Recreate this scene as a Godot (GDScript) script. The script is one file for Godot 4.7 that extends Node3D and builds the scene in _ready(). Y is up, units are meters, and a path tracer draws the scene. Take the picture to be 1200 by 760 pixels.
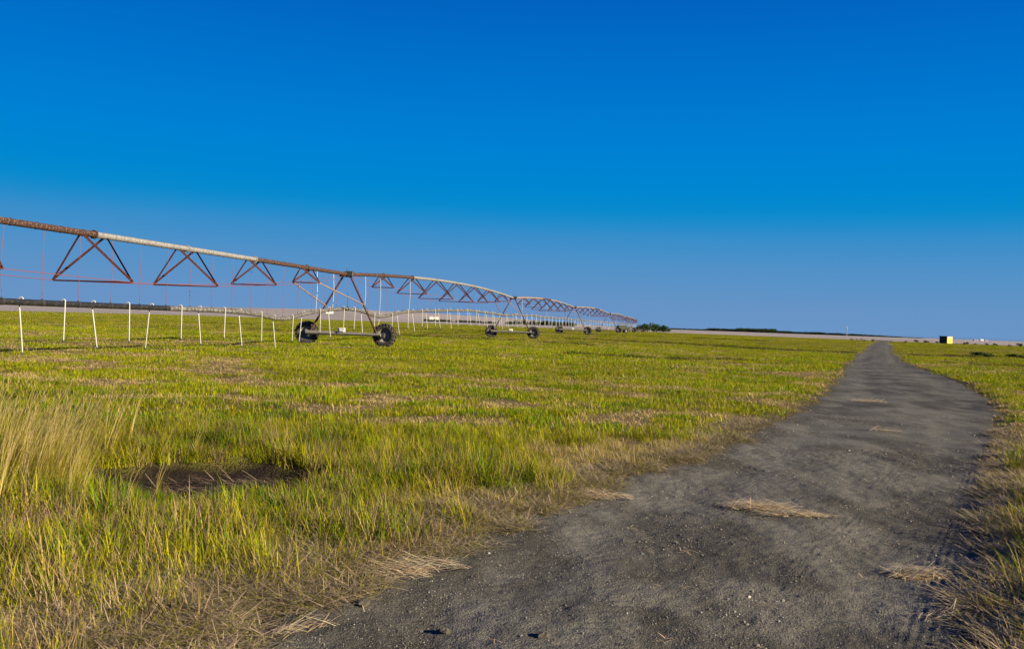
extends Node3D
# Farm track beside a field with a wheeled irrigation machine, low afternoon sun from the right.
# Plan coordinates used below: x to the right, d = metres in front of the camera (world z = -d).

const EXPO := 3.2
const VC := 0.5            # vertex colours are stored divided by this, and the material's albedo brings them back

var rng := RandomNumberGenerator.new()
var taken := {}
var n_patch := FastNoiseLite.new()
var n_big := FastNoiseLite.new()
var n_lush := FastNoiseLite.new()
var n_fine := FastNoiseLite.new()
var n_edge := FastNoiseLite.new()
var n_road := FastNoiseLite.new()
var M := {}

# ------------------------------------------------------------------ helpers
func numbered(called: String) -> String:
	if not taken.has(called):
		taken[called] = 0
		return called
	taken[called] += 1
	return "%s_%03d" % [called, taken[called]]

func tag(o: Node, label := "", category := "", group := "", kind := ""):
	if label: o.set_meta("label", label)
	if category: o.set_meta("category", category)
	if group: o.set_meta("group", group)
	if kind: o.set_meta("kind", kind)
	return o

func thing(called: String, at: Vector3, label: String, category: String, group := "") -> Node3D:
	var o := Node3D.new()
	o.name = numbered(called)
	add_child(o)
	o.position = at
	tag(o, label, category, group)
	return o

func part(called: String, mesh: Mesh, mat: Material, parent: Node3D, at := Vector3.ZERO) -> MeshInstance3D:
	var o := MeshInstance3D.new()
	o.name = called
	o.mesh = mesh
	o.material_override = mat
	o.position = at
	parent.add_child(o, true)
	return o

func top(called: String, mesh: Mesh, mat: Material, at := Vector3.ZERO) -> MeshInstance3D:
	var o := MeshInstance3D.new()
	o.name = numbered(called)
	o.mesh = mesh
	o.material_override = mat
	o.position = at
	add_child(o)
	return o

func lin(r: float, g: float, b: float) -> Color:
	return Color(r, g, b).linear_to_srgb()

func begin() -> SurfaceTool:
	var st := SurfaceTool.new()
	st.begin(Mesh.PRIMITIVE_TRIANGLES)
	return st

func finish(st: SurfaceTool) -> ArrayMesh:
	st.generate_normals()
	return st.commit()

func quad(st: SurfaceTool, a: Vector3, b: Vector3, c: Vector3, e: Vector3):
	for v in [a, b, c, a, c, e]: st.add_vertex(v)

func frame_of(dir: Vector3) -> Array:
	var up := Vector3.UP if absf(dir.y) < 0.95 else Vector3.RIGHT
	var s := dir.cross(up).normalized()
	return [s, s.cross(dir).normalized()]

# round bar along a polyline
func tube(st: SurfaceTool, pts: Array, r: float, sides := 8, caps := true, r_end := -1.0):
	var rings := []
	for i in pts.size():
		var a: Vector3 = pts[maxi(i - 1, 0)]
		var b: Vector3 = pts[mini(i + 1, pts.size() - 1)]
		var f := frame_of((b - a).normalized())
		var rr := r if r_end < 0 else lerpf(r, r_end, float(i) / maxf(1, pts.size() - 1))
		var ring := []
		for k in sides:
			var t := TAU * k / sides
			ring.append(pts[i] + (f[0] * cos(t) + f[1] * sin(t)) * rr)
		rings.append(ring)
	st.set_smooth_group(1)
	for i in rings.size() - 1:
		for k in sides:
			var j: int = (k + 1) % sides
			quad(st, rings[i][k], rings[i + 1][k], rings[i + 1][j], rings[i][j])
	if caps:
		st.set_smooth_group(-1)
		for k in range(1, sides - 1):
			for v in [rings[0][0], rings[0][k], rings[0][k + 1]]: st.add_vertex(v)
			var e: Array = rings[rings.size() - 1]
			for v in [e[0], e[k + 1], e[k]]: st.add_vertex(v)

# square bar / box with its own axes and a small chamfer
func block(st: SurfaceTool, c: Vector3, ax: Vector3, ay: Vector3, az: Vector3, size: Vector3, ch := 0.0):
	st.set_smooth_group(-1)
	var h := size * 0.5
	var p := func(x, y, z): return c + ax * x + ay * y + az * z
	if ch <= 0.0:
		ch = 0.0001
	for s in [-1.0, 1.0]:
		_face(st, c, ax * s, ay, az, h.x, h.y - ch, h.z - ch, s > 0)
		_face(st, c, ay * s, az, ax, h.y, h.z - ch, h.x - ch, s > 0)
		_face(st, c, az * s, ax, ay, h.z, h.x - ch, h.y - ch, s > 0)
	if ch > 0.001:
		for s in [-1.0, 1.0]:
			for t in [-1.0, 1.0]:
				_edge(st, c, ax, ay * s, az * t, h.x - ch, h.y, h.z, ch, s * t > 0)
				_edge(st, c, ay, az * s, ax * t, h.y - ch, h.z, h.x, ch, s * t > 0)
				_edge(st, c, az, ax * s, ay * t, h.z - ch, h.x, h.y, ch, s * t > 0)

func _face(st, c, n, u, v, hn, hu, hv, pos):
	var a: Vector3 = c + n * hn - u * hu - v * hv
	var b: Vector3 = c + n * hn + u * hu - v * hv
	var e: Vector3 = c + n * hn + u * hu + v * hv
	var d: Vector3 = c + n * hn - u * hu + v * hv
	if pos: quad(st, a, d, e, b)
	else: quad(st, a, b, e, d)

func _edge(st, c, l, n, m, hl, hn, hm, ch, pos):
	var a: Vector3 = c - l * hl + n * hn + m * (hm - ch)
	var b: Vector3 = c + l * hl + n * hn + m * (hm - ch)
	var e: Vector3 = c + l * hl + n * (hn - ch) + m * hm
	var d: Vector3 = c - l * hl + n * (hn - ch) + m * hm
	if pos: quad(st, a, b, e, d)
	else: quad(st, a, d, e, b)

# lathe round the x axis: profile of Vector2(x, r)
func lathe_x(st: SurfaceTool, prof: Array, sides := 28, c := Vector3.ZERO, smooth := true):
	st.set_smooth_group(2 if smooth else -1)
	for i in prof.size() - 1:
		for k in sides:
			var t0 := TAU * k / sides
			var t1 := TAU * (k + 1) / sides
			var p: Vector2 = prof[i]
			var q: Vector2 = prof[i + 1]
			quad(st, c + Vector3(p.x, cos(t0) * p.y, sin(t0) * p.y), c + Vector3(p.x, cos(t1) * p.y, sin(t1) * p.y),
				c + Vector3(q.x, cos(t1) * q.y, sin(t1) * q.y), c + Vector3(q.x, cos(t0) * q.y, sin(t0) * q.y))

func mat(name_: String, c: Color, rough := 0.8, metal := 0.0, spec := 0.4) -> StandardMaterial3D:
	var m := StandardMaterial3D.new()
	m.resource_name = name_
	m.albedo_color = c
	m.roughness = rough
	m.metallic = metal
	m.metallic_specular = spec
	m.cull_mode = BaseMaterial3D.CULL_DISABLED
	return m

func noise_tex(size: int, freq: float, seed_: int, ramp: Array, oct := 4, type := FastNoiseLite.TYPE_SIMPLEX_SMOOTH) -> ImageTexture:
	var n := FastNoiseLite.new()
	n.seed = seed_
	n.noise_type = type
	n.frequency = freq
	n.fractal_octaves = oct
	var im := n.get_seamless_image(size, size)
	var outi := Image.create(size, size, false, Image.FORMAT_RGB8)
	var g := Gradient.new()
	var offs := PackedFloat32Array()
	var cols := PackedColorArray()
	for e in ramp:
		offs.append(e[0])
		cols.append(e[1])
	g.offsets = offs
	g.colors = cols
	for y in size:
		for x in size:
			outi.set_pixel(x, y, g.sample(im.get_pixel(x, y).r))
	return ImageTexture.create_from_image(outi)

func triplanar(m: StandardMaterial3D, tex: Texture2D, scale: float, world := false):
	m.albedo_texture = tex
	m.uv1_triplanar = true
	m.uv1_world_triplanar = world
	m.uv1_scale = Vector3.ONE * scale
	return m

# ------------------------------------------------------------------ the lie of the land
var L_TAB := [Vector2(-14, -9.6), Vector2(2, -2.5), Vector2(4.49, -1.46), Vector2(4.94, -1.30), Vector2(5.51, -0.99), Vector2(6.51, -0.28), Vector2(7.29, 0.06), Vector2(8.81, 0.81), Vector2(10.15, 1.6), Vector2(11.03, 2.16), Vector2(13.08, 3.3), Vector2(16.13, 4.74), Vector2(19.1, 6.34), Vector2(23.19, 8.12), Vector2(29.38, 10.64), Vector2(45.38, 16.92), Vector2(77.45, 29.95), Vector2(180.3, 72.2), Vector2(340, 139.0)]
var R_TAB := [Vector2(-14, -5.8), Vector2(2, 1.3), Vector2(4.7, 2.52), Vector2(5.64, 3.06), Vector2(6.77, 3.67), Vector2(8.45, 4.61), Vector2(10.55, 5.74), Vector2(14.05, 7.66), Vector2(18.7, 10.25), Vector2(23.88, 12.91), Vector2(31.42, 16.0), Vector2(35.42, 17.6), Vector2(46.88, 21.5), Vector2(56.7, 25.0), Vector2(83.84, 36.17), Vector2(203.3, 86.6), Vector2(340, 145.0)]
var EDGE_TAB := [Vector2(-90, 180), Vector2(-30, 230), Vector2(-24, 300), Vector2(-18, 370), Vector2(-5, 400), Vector2(6, 330), Vector2(10, 315), Vector2(19, 300), Vector2(24, 268), Vector2(30, 285), Vector2(90, 260)]

func tab(t: Array, v: float) -> float:
	if v <= t[0].x: return t[0].y
	for i in range(1, t.size()):
		if v <= t[i].x:
			return lerpf(t[i - 1].y, t[i].y, (v - t[i - 1].x) / (t[i].x - t[i - 1].x))
	return t[t.size() - 1].y

func road_left(d: float) -> float: return tab(L_TAB, d) + n_edge.get_noise_1d(d) * 0.22
func road_right(d: float) -> float: return tab(R_TAB, d) + n_edge.get_noise_1d(d + 300.0) * 0.16

# metres outside the road: negative on it; x = left side, y = right side
func off_road(x: float, d: float) -> Vector2:
	return Vector2((road_left(d) - x) * 0.92, (x - road_right(d)) * 0.92)

func grass_edge(x: float, d: float) -> float:
	var a := rad_to_deg(atan2(x, maxf(d, 0.001)))
	return tab(EDGE_TAB, a) + n_big.get_noise_2d(x * 0.6, d * 0.2) * 14.0

func hollow(x: float, d: float) -> float:
	var u := (x + 2.78) / 1.18
	var v := (d - 8.65) / 1.02
	u += n_edge.get_noise_2d(x * 1.3, d * 1.3) * 0.3
	return clampf(1.25 - (u * u + v * v), 0.0, 1.0)

func ground_h(x: float, d: float) -> float:
	var o := off_road(x, d)
	var near := maxf(o.x, o.y)
	var bank := 0.05 if o.x > o.y else 0.09
	var h := n_big.get_noise_2d(x * 3.0, d * 3.0) * 0.06 + n_lush.get_noise_2d(x, d) * 0.025
	h *= smoothstep(0.0, 2.0, near)
	h += bank * smoothstep(-0.05, 0.5, near)
	h -= 0.10 * smoothstep(-0.1, -0.35, near)
	h += 0.2 * smoothstep(100.0, 160.0, d)
	var hl := hollow(x, d)
	if hl > 0.0: h = lerpf(h, -0.10 + n_fine.get_noise_2d(x, d) * 0.02, smoothstep(0.0, 0.5, hl))
	return h

func dry_at(x: float, d: float) -> float:
	var v := n_patch.get_noise_2d(x, d) * 0.9 + n_big.get_noise_2d(x, d) * 0.55
	return smoothstep(0.08, 0.34, v)

# ------------------------------------------------------------------ setting
func build_camera():
	var cam := Camera3D.new()
	cam.name = "camera"
	cam.fov = 2.0 * rad_to_deg(atan(380.0 / 1050.0))
	cam.position = Vector3(0, 1.62, 0)
	cam.rotation_degrees = Vector3(-0.0764, 0, 2.04)
	cam.near = 0.05
	cam.far = 12000.0
	add_child(cam)
	cam.current = true
	# sky: clear air, deep blue above, paler and duller towards the horizon, the same all round
	var rows := 1024
	var im := Image.create(8, rows, false, Image.FORMAT_RGBAF)
	var stops := [[-90.0, Color(0.36, 0.40, 0.45)], [0.0, Color(0.42, 0.585, 0.775)], [1.5, Color(0.40, 0.58, 0.775)], [4.0, Color(0.315, 0.57, 0.785)], [5.8, Color(0.21, 0.555, 0.795)], [7.4, Color(0.03, 0.54, 0.805)], [8.6, Color(0.0, 0.53, 0.82)], [11.0, Color(0.0, 0.505, 0.825)], [15.0, Color(0.0, 0.455, 0.80)], [20.0, Color(0.005, 0.385, 0.745)], [32.0, Color(0.02, 0.32, 0.68)], [90.0, Color(0.02, 0.235, 0.55)]]
	for y in rows:
		var el := 90.0 - (y + 0.5) * 180.0 / rows
		var c: Color = stops[0][1]
		for i in stops.size() - 1:
			if el >= stops[i][0] and el <= stops[i + 1][0]:
				var f: float = (el - stops[i][0]) / (stops[i + 1][0] - stops[i][0])
				c = (stops[i][1] as Color).lerp(stops[i + 1][1], f)
		c = c.srgb_to_linear()
		for x in 8: im.set_pixel(x, y, Color(c.r / EXPO, c.g / EXPO, c.b / EXPO, 1))
	var sm := PanoramaSkyMaterial.new()
	sm.panorama = ImageTexture.create_from_image(im)
	var sky := Sky.new()
	sky.sky_material = sm
	var env := Environment.new()
	env.background_mode = Environment.BG_SKY
	env.sky = sky
	env.tonemap_mode = Environment.TONE_MAPPER_LINEAR
	env.tonemap_exposure = EXPO
	env.sdfgi_enabled = true
	env.ssao_enabled = true
	env.ssil_enabled = true
	var we := WorldEnvironment.new()
	we.name = "world_environment"
	we.environment = env
	add_child(we)
	var sun := DirectionalLight3D.new()
	sun.name = "sun"
	sun.light_color = Color(1.0, 0.91, 0.74)
	sun.light_energy = 1.6
	sun.light_angular_distance = 0.5
	sun.shadow_enabled = true
	add_child(sun)
	var el := deg_to_rad(20.5)
	var az := deg_to_rad(31.0)     # from the right and a little behind the camera
	sun.look_at_from_position(Vector3(cos(az) * cos(el), sin(el), sin(az) * cos(el)) * 50.0, Vector3.ZERO)

func make_materials():
	for a in [[n_patch, 11, 0.28, 3], [n_big, 22, 0.045, 3], [n_lush, 33, 0.55, 2], [n_fine, 44, 2.6, 3], [n_edge, 55, 0.8, 3], [n_road, 66, 0.9, 4]]:
		a[0].seed = a[1]
		a[0].frequency = a[2]
		a[0].fractal_octaves = a[3]
		a[0].noise_type = FastNoiseLite.TYPE_SIMPLEX_SMOOTH
	var grit := noise_tex(512, 0.22, 7, [[0.0, Color(0.30, 0.295, 0.285)], [0.35, Color(0.66, 0.655, 0.645)], [0.55, Color(0.80, 0.80, 0.79)], [0.75, Color(0.92, 0.91, 0.89)], [1.0, Color(1, 1, 1)]], 4, FastNoiseLite.TYPE_VALUE)
	var bump := noise_tex(512, 0.16, 8, [[0.0, Color.BLACK], [0.45, Color(0.35, 0.35, 0.35)], [0.7, Color(0.7, 0.7, 0.7)], [1.0, Color.WHITE]], 4, FastNoiseLite.TYPE_VALUE)
	var m := mat("earth", lin(VC, VC, VC), 0.95, 0, 0.2)
	m.vertex_color_use_as_albedo = true
	triplanar(m, grit, 0.9, true)
	m.heightmap_enabled = true
	m.heightmap_texture = bump
	m.heightmap_scale = 3.0
	M.earth = m
	m = mat("road dirt", lin(VC, VC, VC), 0.93, 0, 0.25)
	m.vertex_color_use_as_albedo = true
	triplanar(m, grit, 1.7, true)
	m.heightmap_enabled = true
	m.heightmap_texture = bump
	m.heightmap_scale = 0.7
	M.road = m
	m = mat("grass", lin(VC, VC, VC), 0.8, 0, 0.18)
	m.vertex_color_use_as_albedo = true
	m.backlight_enabled = true
	m.backlight = Color(0.72, 0.72, 0.5)
	M.grass = m
	m = mat("straw", lin(VC, VC, VC), 0.7, 0, 0.3)
	m.vertex_color_use_as_albedo = true
	M.straw = m
	m = mat("stone", lin(VC, VC, VC), 0.9, 0, 0.3)
	m.vertex_color_use_as_albedo = true
	M.stone = m
	var rusty := noise_tex(256, 0.05, 17, [[0.0, Color(0.14, 0.10, 0.09)], [0.4, Color(0.22, 0.16, 0.15)], [0.62, Color(0.29, 0.225, 0.21)], [0.8, Color(0.45, 0.39, 0.37)], [1.0, Color(0.55, 0.51, 0.49)]], 5)
	var pale := noise_tex(256, 0.04, 18, [[0.0, Color(0.29, 0.24, 0.22)], [0.3, Color(0.35, 0.35, 0.36)], [0.52, Color(0.425, 0.435, 0.455)], [1.0, Color(0.51, 0.52, 0.54)]], 5)
	var tan_ := noise_tex(256, 0.05, 19, [[0.0, Color(0.28, 0.21, 0.19)], [0.45, Color(0.42, 0.36, 0.33)], [0.7, Color(0.51, 0.47, 0.45)], [1.0, Color(0.6, 0.58, 0.56)]], 5)
	M.rust = triplanar(mat("rusty pipe", Color(0.9, 0.88, 0.88), 0.85, 0.0, 0.3), rusty, 0.8)
	M.pale = triplanar(mat("whitened pipe", Color.WHITE, 0.6, 0.0, 0.45), pale, 0.7)
	M.tan = triplanar(mat("weathered pipe", Color.WHITE, 0.75, 0.0, 0.4), tan_, 0.7)
	M.darkred = triplanar(mat("rusty angle iron", Color(0.86, 0.58, 0.56), 0.8, 0.0, 0.35), rusty, 1.5)
	M.red = mat("red oxide rod", lin(0.13, 0.04, 0.038), 0.7)
	M.galv = triplanar(mat("galvanised steel", Color(0.95, 0.93, 0.90), 0.7, 0.0, 0.4), pale, 0.9)
	M.iron = mat("dark iron", lin(0.035, 0.036, 0.04), 0.6, 0.3)
	var rub := noise_tex(128, 0.06, 20, [[0.0, Color(0.10, 0.10, 0.10)], [0.5, Color(0.20, 0.20, 0.20)], [0.75, Color(0.33, 0.32, 0.31)], [1.0, Color(0.44, 0.42, 0.40)]], 4)
	M.rubber = triplanar(mat("tyre rubber", Color(0.9, 0.9, 0.9), 0.85, 0, 0.3), rub, 1.6)
	M.hose = triplanar(mat("black hose", Color(0.55, 0.57, 0.60), 0.5, 0, 0.5), rub, 0.8)
	var dust := noise_tex(128, 0.05, 23, [[0.0, Color(0.15, 0.15, 0.155)], [0.45, Color(0.27, 0.27, 0.275)], [0.7, Color(0.37, 0.37, 0.375)], [1.0, Color(0.47, 0.47, 0.475)]], 4)
	M.dusty = triplanar(mat("dusty hose", Color.WHITE, 0.8, 0, 0.35), dust, 0.9)
	M.white = mat("white plastic", lin(0.29, 0.30, 0.31), 0.5, 0, 0.5)
	M.rim = triplanar(mat("wheel rim", Color(1.0, 0.98, 0.94), 0.7, 0.0, 0.4), pale, 1.2)
	M.box = mat("grey box", lin(0.45, 0.45, 0.46), 0.5)
	M.leaf = mat("leaf", lin(VC, VC, VC), 0.65, 0, 0.3)
	M.leaf.vertex_color_use_as_albedo = true
	M.leaf.backlight_enabled = true
	M.leaf.backlight = Color(0.5, 0.55, 0.4)
	M.bark = mat("bark", lin(0.06, 0.05, 0.04), 0.95)

func vc(c: Color) -> Color: return Color(c.r / VC, c.g / VC, c.b / VC)

func ground_col(x: float, d: float) -> Color:
	var r := sqrt(x * x + d * d)
	var e := grass_edge(x, d) if d > 0.0 else 200.0
	if r > e:
		var t := n_big.get_noise_2d(x * 0.25, d * 0.08) * 0.5 + n_big.get_noise_2d(x * 0.9 + 90.0, d * 0.25) * 0.35
		var c := Color(0.44, 0.415, 0.455).lerp(Color(0.35, 0.325, 0.36), clampf(0.5 + t, 0, 1))
		if r < e + 26.0 + n_big.get_noise_1d(x * 2.0) * 14.0:
			c = Color(0.42, 0.35, 0.26).lerp(Color(0.26, 0.2, 0.15), clampf(0.4 + n_patch.get_noise_2d(x * 0.5, d * 0.2), 0, 1))
		return c
	var fine := n_fine.get_noise_2d(x, d)
	var dry := dry_at(x, d)
	var o := off_road(x, d)
	var near := maxf(o.x, o.y)
	var green := Color(0.14, 0.16, 0.004).lerp(Color(0.08, 0.105, 0.003), clampf(0.5 + n_lush.get_noise_2d(x, d) * 0.8, 0, 1))
	var thatch := Color(0.27, 0.205, 0.13).lerp(Color(0.17, 0.125, 0.08), clampf(0.5 + fine, 0, 1))
	var g := green.lerp(thatch, clampf(0.30 + dry * 0.65 + fine * 0.35, 0, 1))
	var verge := 1.0 - smoothstep(0.05, 0.6, near + fine * 0.3)
	g = g.lerp(Color(0.085, 0.074, 0.06), verge * 0.85)
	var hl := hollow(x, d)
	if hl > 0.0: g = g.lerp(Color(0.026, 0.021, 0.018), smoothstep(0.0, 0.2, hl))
	return g

func grid_mesh(verts: PackedVector3Array, cols: PackedColorArray, rows: int, n: int, wrap := false) -> Array:
	var idx := PackedInt32Array()
	var nor := PackedVector3Array()
	nor.resize(verts.size())
	var m := n if wrap else n - 1
	idx.resize((rows - 1) * m * 6)
	var w := 0
	for i in rows - 1:
		for k in m:
			var a := i * n + k
			var b := i * n + (k + 1) % n
			var c := a + n
			var e := b + n
			var fn := (verts[e] - verts[a]).cross(verts[b] - verts[c])
			if fn.y < 0.0: fn = -fn
			nor[a] += fn; nor[b] += fn; nor[c] += fn; nor[e] += fn
			idx[w] = a; idx[w + 1] = c; idx[w + 2] = e
			idx[w + 3] = a; idx[w + 4] = e; idx[w + 5] = b
			w += 6
	for i in nor.size(): nor[i] = nor[i].normalized()
	var arr := []
	arr.resize(Mesh.ARRAY_MAX)
	arr[Mesh.ARRAY_VERTEX] = verts
	arr[Mesh.ARRAY_NORMAL] = nor
	arr[Mesh.ARRAY_COLOR] = cols
	arr[Mesh.ARRAY_INDEX] = idx
	return arr

func build_ground():
	var angs := []
	var a := -42.0
	while a < 42.0:
		angs.append(a)
		a += 0.42
	a = 42.0
	while a < 318.0:
		angs.append(a)
		a += 4.0
	var radii := []
	var r := 0.3
	while r < 7500.0:
		radii.append(r)
		r *= 1.021 if r > 3.5 else 1.2
	var verts := PackedVector3Array()
	var cols := PackedColorArray()
	for rr in radii:
		for aa in angs:
			var x: float = rr * sin(deg_to_rad(aa))
			var d: float = rr * cos(deg_to_rad(aa))
			verts.append(Vector3(x, ground_h(x, d), -d))
			cols.append(vc(ground_col(x, d)))
	var am := ArrayMesh.new()
	am.add_surface_from_arrays(Mesh.PRIMITIVE_TRIANGLES, grid_mesh(verts, cols, radii.size(), angs.size(), true))
	var o := top("ground", am, M.earth)
	tag(o, "flat green field running out to a pale grey plain", "ground", "", "structure")

# tyre prints pressed into the dirt: returns height
func tread(x: float, d: float) -> float:
	var h := 0.0
	# long ribbed print near the right edge
	if d > 4.2 and d < 20.0:
		var c := tab(R_TAB, d) - 0.30 + sin(d * 0.7) * 0.04
		for k in 2:
			var b := (x - c + k * 0.95) * 0.9
			if absf(b) < 0.12:
				var rib := sin(b / 0.24 * TAU * 4.0)
				var cross := 0.5 + 0.5 * sin((d + absf(b) * 1.2) * 70.0)
				h -= 0.006 * smoothstep(-0.2, 0.6, rib) * (0.75 + 0.25 * cross) * smoothstep(0.12, 0.09, absf(b)) * (1.0 if k == 0 else 0.5) * clampf(0.75 + n_edge.get_noise_1d(d * 1.7) * 1.2, 0, 1)
	# barred prints crossing the road
	for t in [[Vector2(2.0, 9.2), Vector2(3.3, 11.3), 0.22], [Vector2(0.15, 3.9), Vector2(0.80, 5.25), 0.19], [Vector2(-0.55, 4.4), Vector2(-0.25, 5.1), 0.16], [Vector2(3.9, 13.5), Vector2(6.5, 19.0), 0.2]]:
		var p: Vector2 = t[0]
		var q: Vector2 = t[1]
		var u := (q - p).normalized()
		var rel := Vector2(x, d) - p
		var al := rel.dot(u)
		var ac := rel.dot(Vector2(u.y, -u.x))
		var w: float = t[2]
		if al > 0.0 and al < p.distance_to(q) and absf(ac) < w:
			h -= 0.005 * smoothstep(0.0, 0.7, sin((al + absf(ac) * 0.6) * 62.0)) * smoothstep(w, w * 0.75, absf(ac)) * clampf(0.7 + n_edge.get_noise_2d(x * 3.0, d * 3.0) * 1.5, 0, 1)
	return h

func road_h(x: float, d: float, s: float, detail: bool) -> float:
	var h := n_road.get_noise_2d(x * 0.9, d * 0.5) * 0.03
	# two wheel ruts and a slightly raised crown
	h -= 0.022 * exp(-pow((s - 0.22) / 0.10, 2.0)) + 0.026 * exp(-pow((s - 0.80) / 0.10, 2.0))
	if s < 0.0 or s > 1.0:
		h -= 0.35 * (-s if s < 0.0 else s - 1.0)
	if detail:
		h += n_road.get_noise_2d(x * 7.0, d * 7.0) * 0.010
		var c := n_road.get_noise_2d(x * 26.0 + 50.0, d * 26.0)
		h += c * c * 0.012
		h += tread(x, d)
	return h

func gravelly(x: float, d: float) -> float:
	return smoothstep(-0.05, 0.35, n_road.get_noise_2d(x * 0.45 + 40.0, d * 0.30) + 0.12)

func build_road():
	var am := ArrayMesh.new()
	for part_ in 2:
		var cols_n := 280 if part_ == 0 else 110
		var ds := []
		var d := -8.0 if part_ == 0 else 13.0
		while d < (13.0 if part_ == 0 else 338.0):
			ds.append(d)
			if d < 3.2: d += 0.25
			elif part_ == 0: d += maxf(0.016, d * 0.0026)
			else: d += d * 0.007
		ds.append(13.0 if part_ == 0 else 338.0)
		var verts := PackedVector3Array()
		var cols := PackedColorArray()
		for dd in ds:
			var xl := road_left(dd)
			var xr := road_right(dd)
			for k in cols_n:
				var s := lerpf(-0.09, 1.09, float(k) / (cols_n - 1))
				var x := lerpf(xl, xr, s)
				var rise := 0.2 * smoothstep(100.0, 160.0, dd)
				verts.append(Vector3(x, road_h(x, dd, s, part_ == 0) + rise, -dd))
				var g := gravelly(x, dd)
				var c := Color(0.134, 0.137, 0.138).lerp(Color(0.080, 0.081, 0.080), g)
				var v := n_road.get_noise_2d(x * 2.2, dd * 1.1 + 70.0)
				c = c * (1.0 + v * 0.42)
				var pale := smoothstep(0.12, 0.4, n_patch.get_noise_2d(x * 3.0 + 17.0, dd * 1.6))
				c = c.lerp(Color(0.19, 0.192, 0.192), pale * 0.55)
				# dirt colour darkens towards the broken edges
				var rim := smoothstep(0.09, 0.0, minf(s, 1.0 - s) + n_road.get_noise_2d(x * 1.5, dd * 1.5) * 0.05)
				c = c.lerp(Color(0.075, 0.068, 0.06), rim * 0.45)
				c.a = 1.0
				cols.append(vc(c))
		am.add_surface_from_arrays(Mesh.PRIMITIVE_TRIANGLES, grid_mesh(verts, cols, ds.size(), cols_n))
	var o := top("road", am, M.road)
	tag(o, "grey unpaved dirt road running away to the right", "road", "", "structure")

# ------------------------------------------------------------------ grass
class Leaves:
	var v := PackedVector3Array()
	var n := PackedVector3Array()
	var c := PackedColorArray()
	var i := PackedInt32Array()
	func blade(base: Vector3, yaw: float, lean: float, bend: float, height: float, width: float, col: Color, segs := 3, tip := 0.0):
		var dir := Vector3(cos(yaw), 0, sin(yaw))
		var side := Vector3(-dir.z, 0, dir.x)
		var p := base
		var ang := lean
		var step := height / segs
		for k in segs + 1:
			var w := width * lerpf(1.0, tip, pow(float(k) / segs, 1.6))
			if k == 0: w = width * 0.8
			var nn := Vector3(dir.x * cos(ang), -sin(ang), dir.z * cos(ang))
			v.append(p - side * w * 0.5)
			v.append(p + side * w * 0.5)
			n.append(nn); n.append(nn)
			c.append(col); c.append(col)
			if k < segs:
				var b := v.size() - 2
				i.append_array([b, b + 1, b + 3, b, b + 3, b + 2])
				p += (dir * sin(ang) + Vector3.UP * cos(ang)) * step
				ang += bend / segs
	func mesh() -> ArrayMesh:
		var arr := []
		arr.resize(Mesh.ARRAY_MAX)
		arr[Mesh.ARRAY_VERTEX] = v
		arr[Mesh.ARRAY_NORMAL] = n
		arr[Mesh.ARRAY_COLOR] = c
		arr[Mesh.ARRAY_INDEX] = i
		var am := ArrayMesh.new()
		am.add_surface_from_arrays(Mesh.PRIMITIVE_TRIANGLES, arr)
		return am

var PAL := {
	"green": [Color(0.085, 0.165, 0.003), Color(0.12, 0.18, 0.003), Color(0.06, 0.13, 0.004), Color(0.155, 0.195, 0.003)],
	"yellow": [Color(0.20, 0.215, 0.003), Color(0.175, 0.205, 0.003), Color(0.235, 0.225, 0.006), Color(0.135, 0.18, 0.003), Color(0.27, 0.225, 0.03)],
	"dry": [Color(0.27, 0.205, 0.12), Color(0.21, 0.155, 0.095), Color(0.15, 0.11, 0.075), Color(0.34, 0.265, 0.165), Color(0.20, 0.185, 0.015), Color(0.10, 0.075, 0.055), Color(0.15, 0.15, 0.01)],
	"dark": [Color(0.04, 0.06, 0.008), Color(0.06, 0.075, 0.012), Color(0.10, 0.08, 0.04)],
}

func tuft(kind: String, rad: float, blades: int, h0: float, h1: float, width: float, lean: float, segs := 3) -> ArrayMesh:
	var l := Leaves.new()
	var pal: Array = PAL[kind]
	for b in blades:
		var rr := rad * sqrt(rng.randf())
		var t := rng.randf() * TAU
		var base := Vector3(cos(t) * rr, -0.02, sin(t) * rr)
		var col: Color = pal[rng.randi() % pal.size()]
		col = col * rng.randf_range(0.8, 1.2)
		col.a = 1
		var ln := lean * pow(rng.randf(), 0.8) * 1.6
		var bd := rng.randf_range(0.1, 2.0)
		if segs > 3:
			ln = rng.randf_range(0.05, 0.8)
			bd = rng.randf_range(0.5, 2.4)
		if kind == "dry":
			ln = rng.randf_range(0.3, 1.45)
			bd = rng.randf_range(-0.2, 0.9)
		l.blade(base, rng.randf() * TAU, ln, bd, rng.randf_range(h0, h1), width * rng.randf_range(0.7, 1.25), vc(col), segs)
	return l.mesh()

func multi(called: String, mesh: Mesh, buf: PackedFloat32Array, material: Material, parent: Node3D) -> MultiMeshInstance3D:
	var mm := MultiMesh.new()
	mm.transform_format = MultiMesh.TRANSFORM_3D
	mm.use_colors = true
	mm.mesh = mesh
	mm.instance_count = buf.size() / 16
	mm.buffer = buf
	var o := MultiMeshInstance3D.new()
	o.name = called
	o.multimesh = mm
	o.material_override = material
	parent.add_child(o, true)
	o.set_meta("kind", "stuff")
	return o

func push(buf: PackedFloat32Array, pos: Vector3, yaw: float, sxz: float, sy: float, tint: Color):
	var c := cos(yaw) * sxz
	var s := sin(yaw) * sxz
	buf.append_array(PackedFloat32Array([c, 0, s, pos.x, 0, sy, 0, pos.y, -s, 0, c, pos.z, tint.r, tint.g, tint.b, 1.0]))

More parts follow.
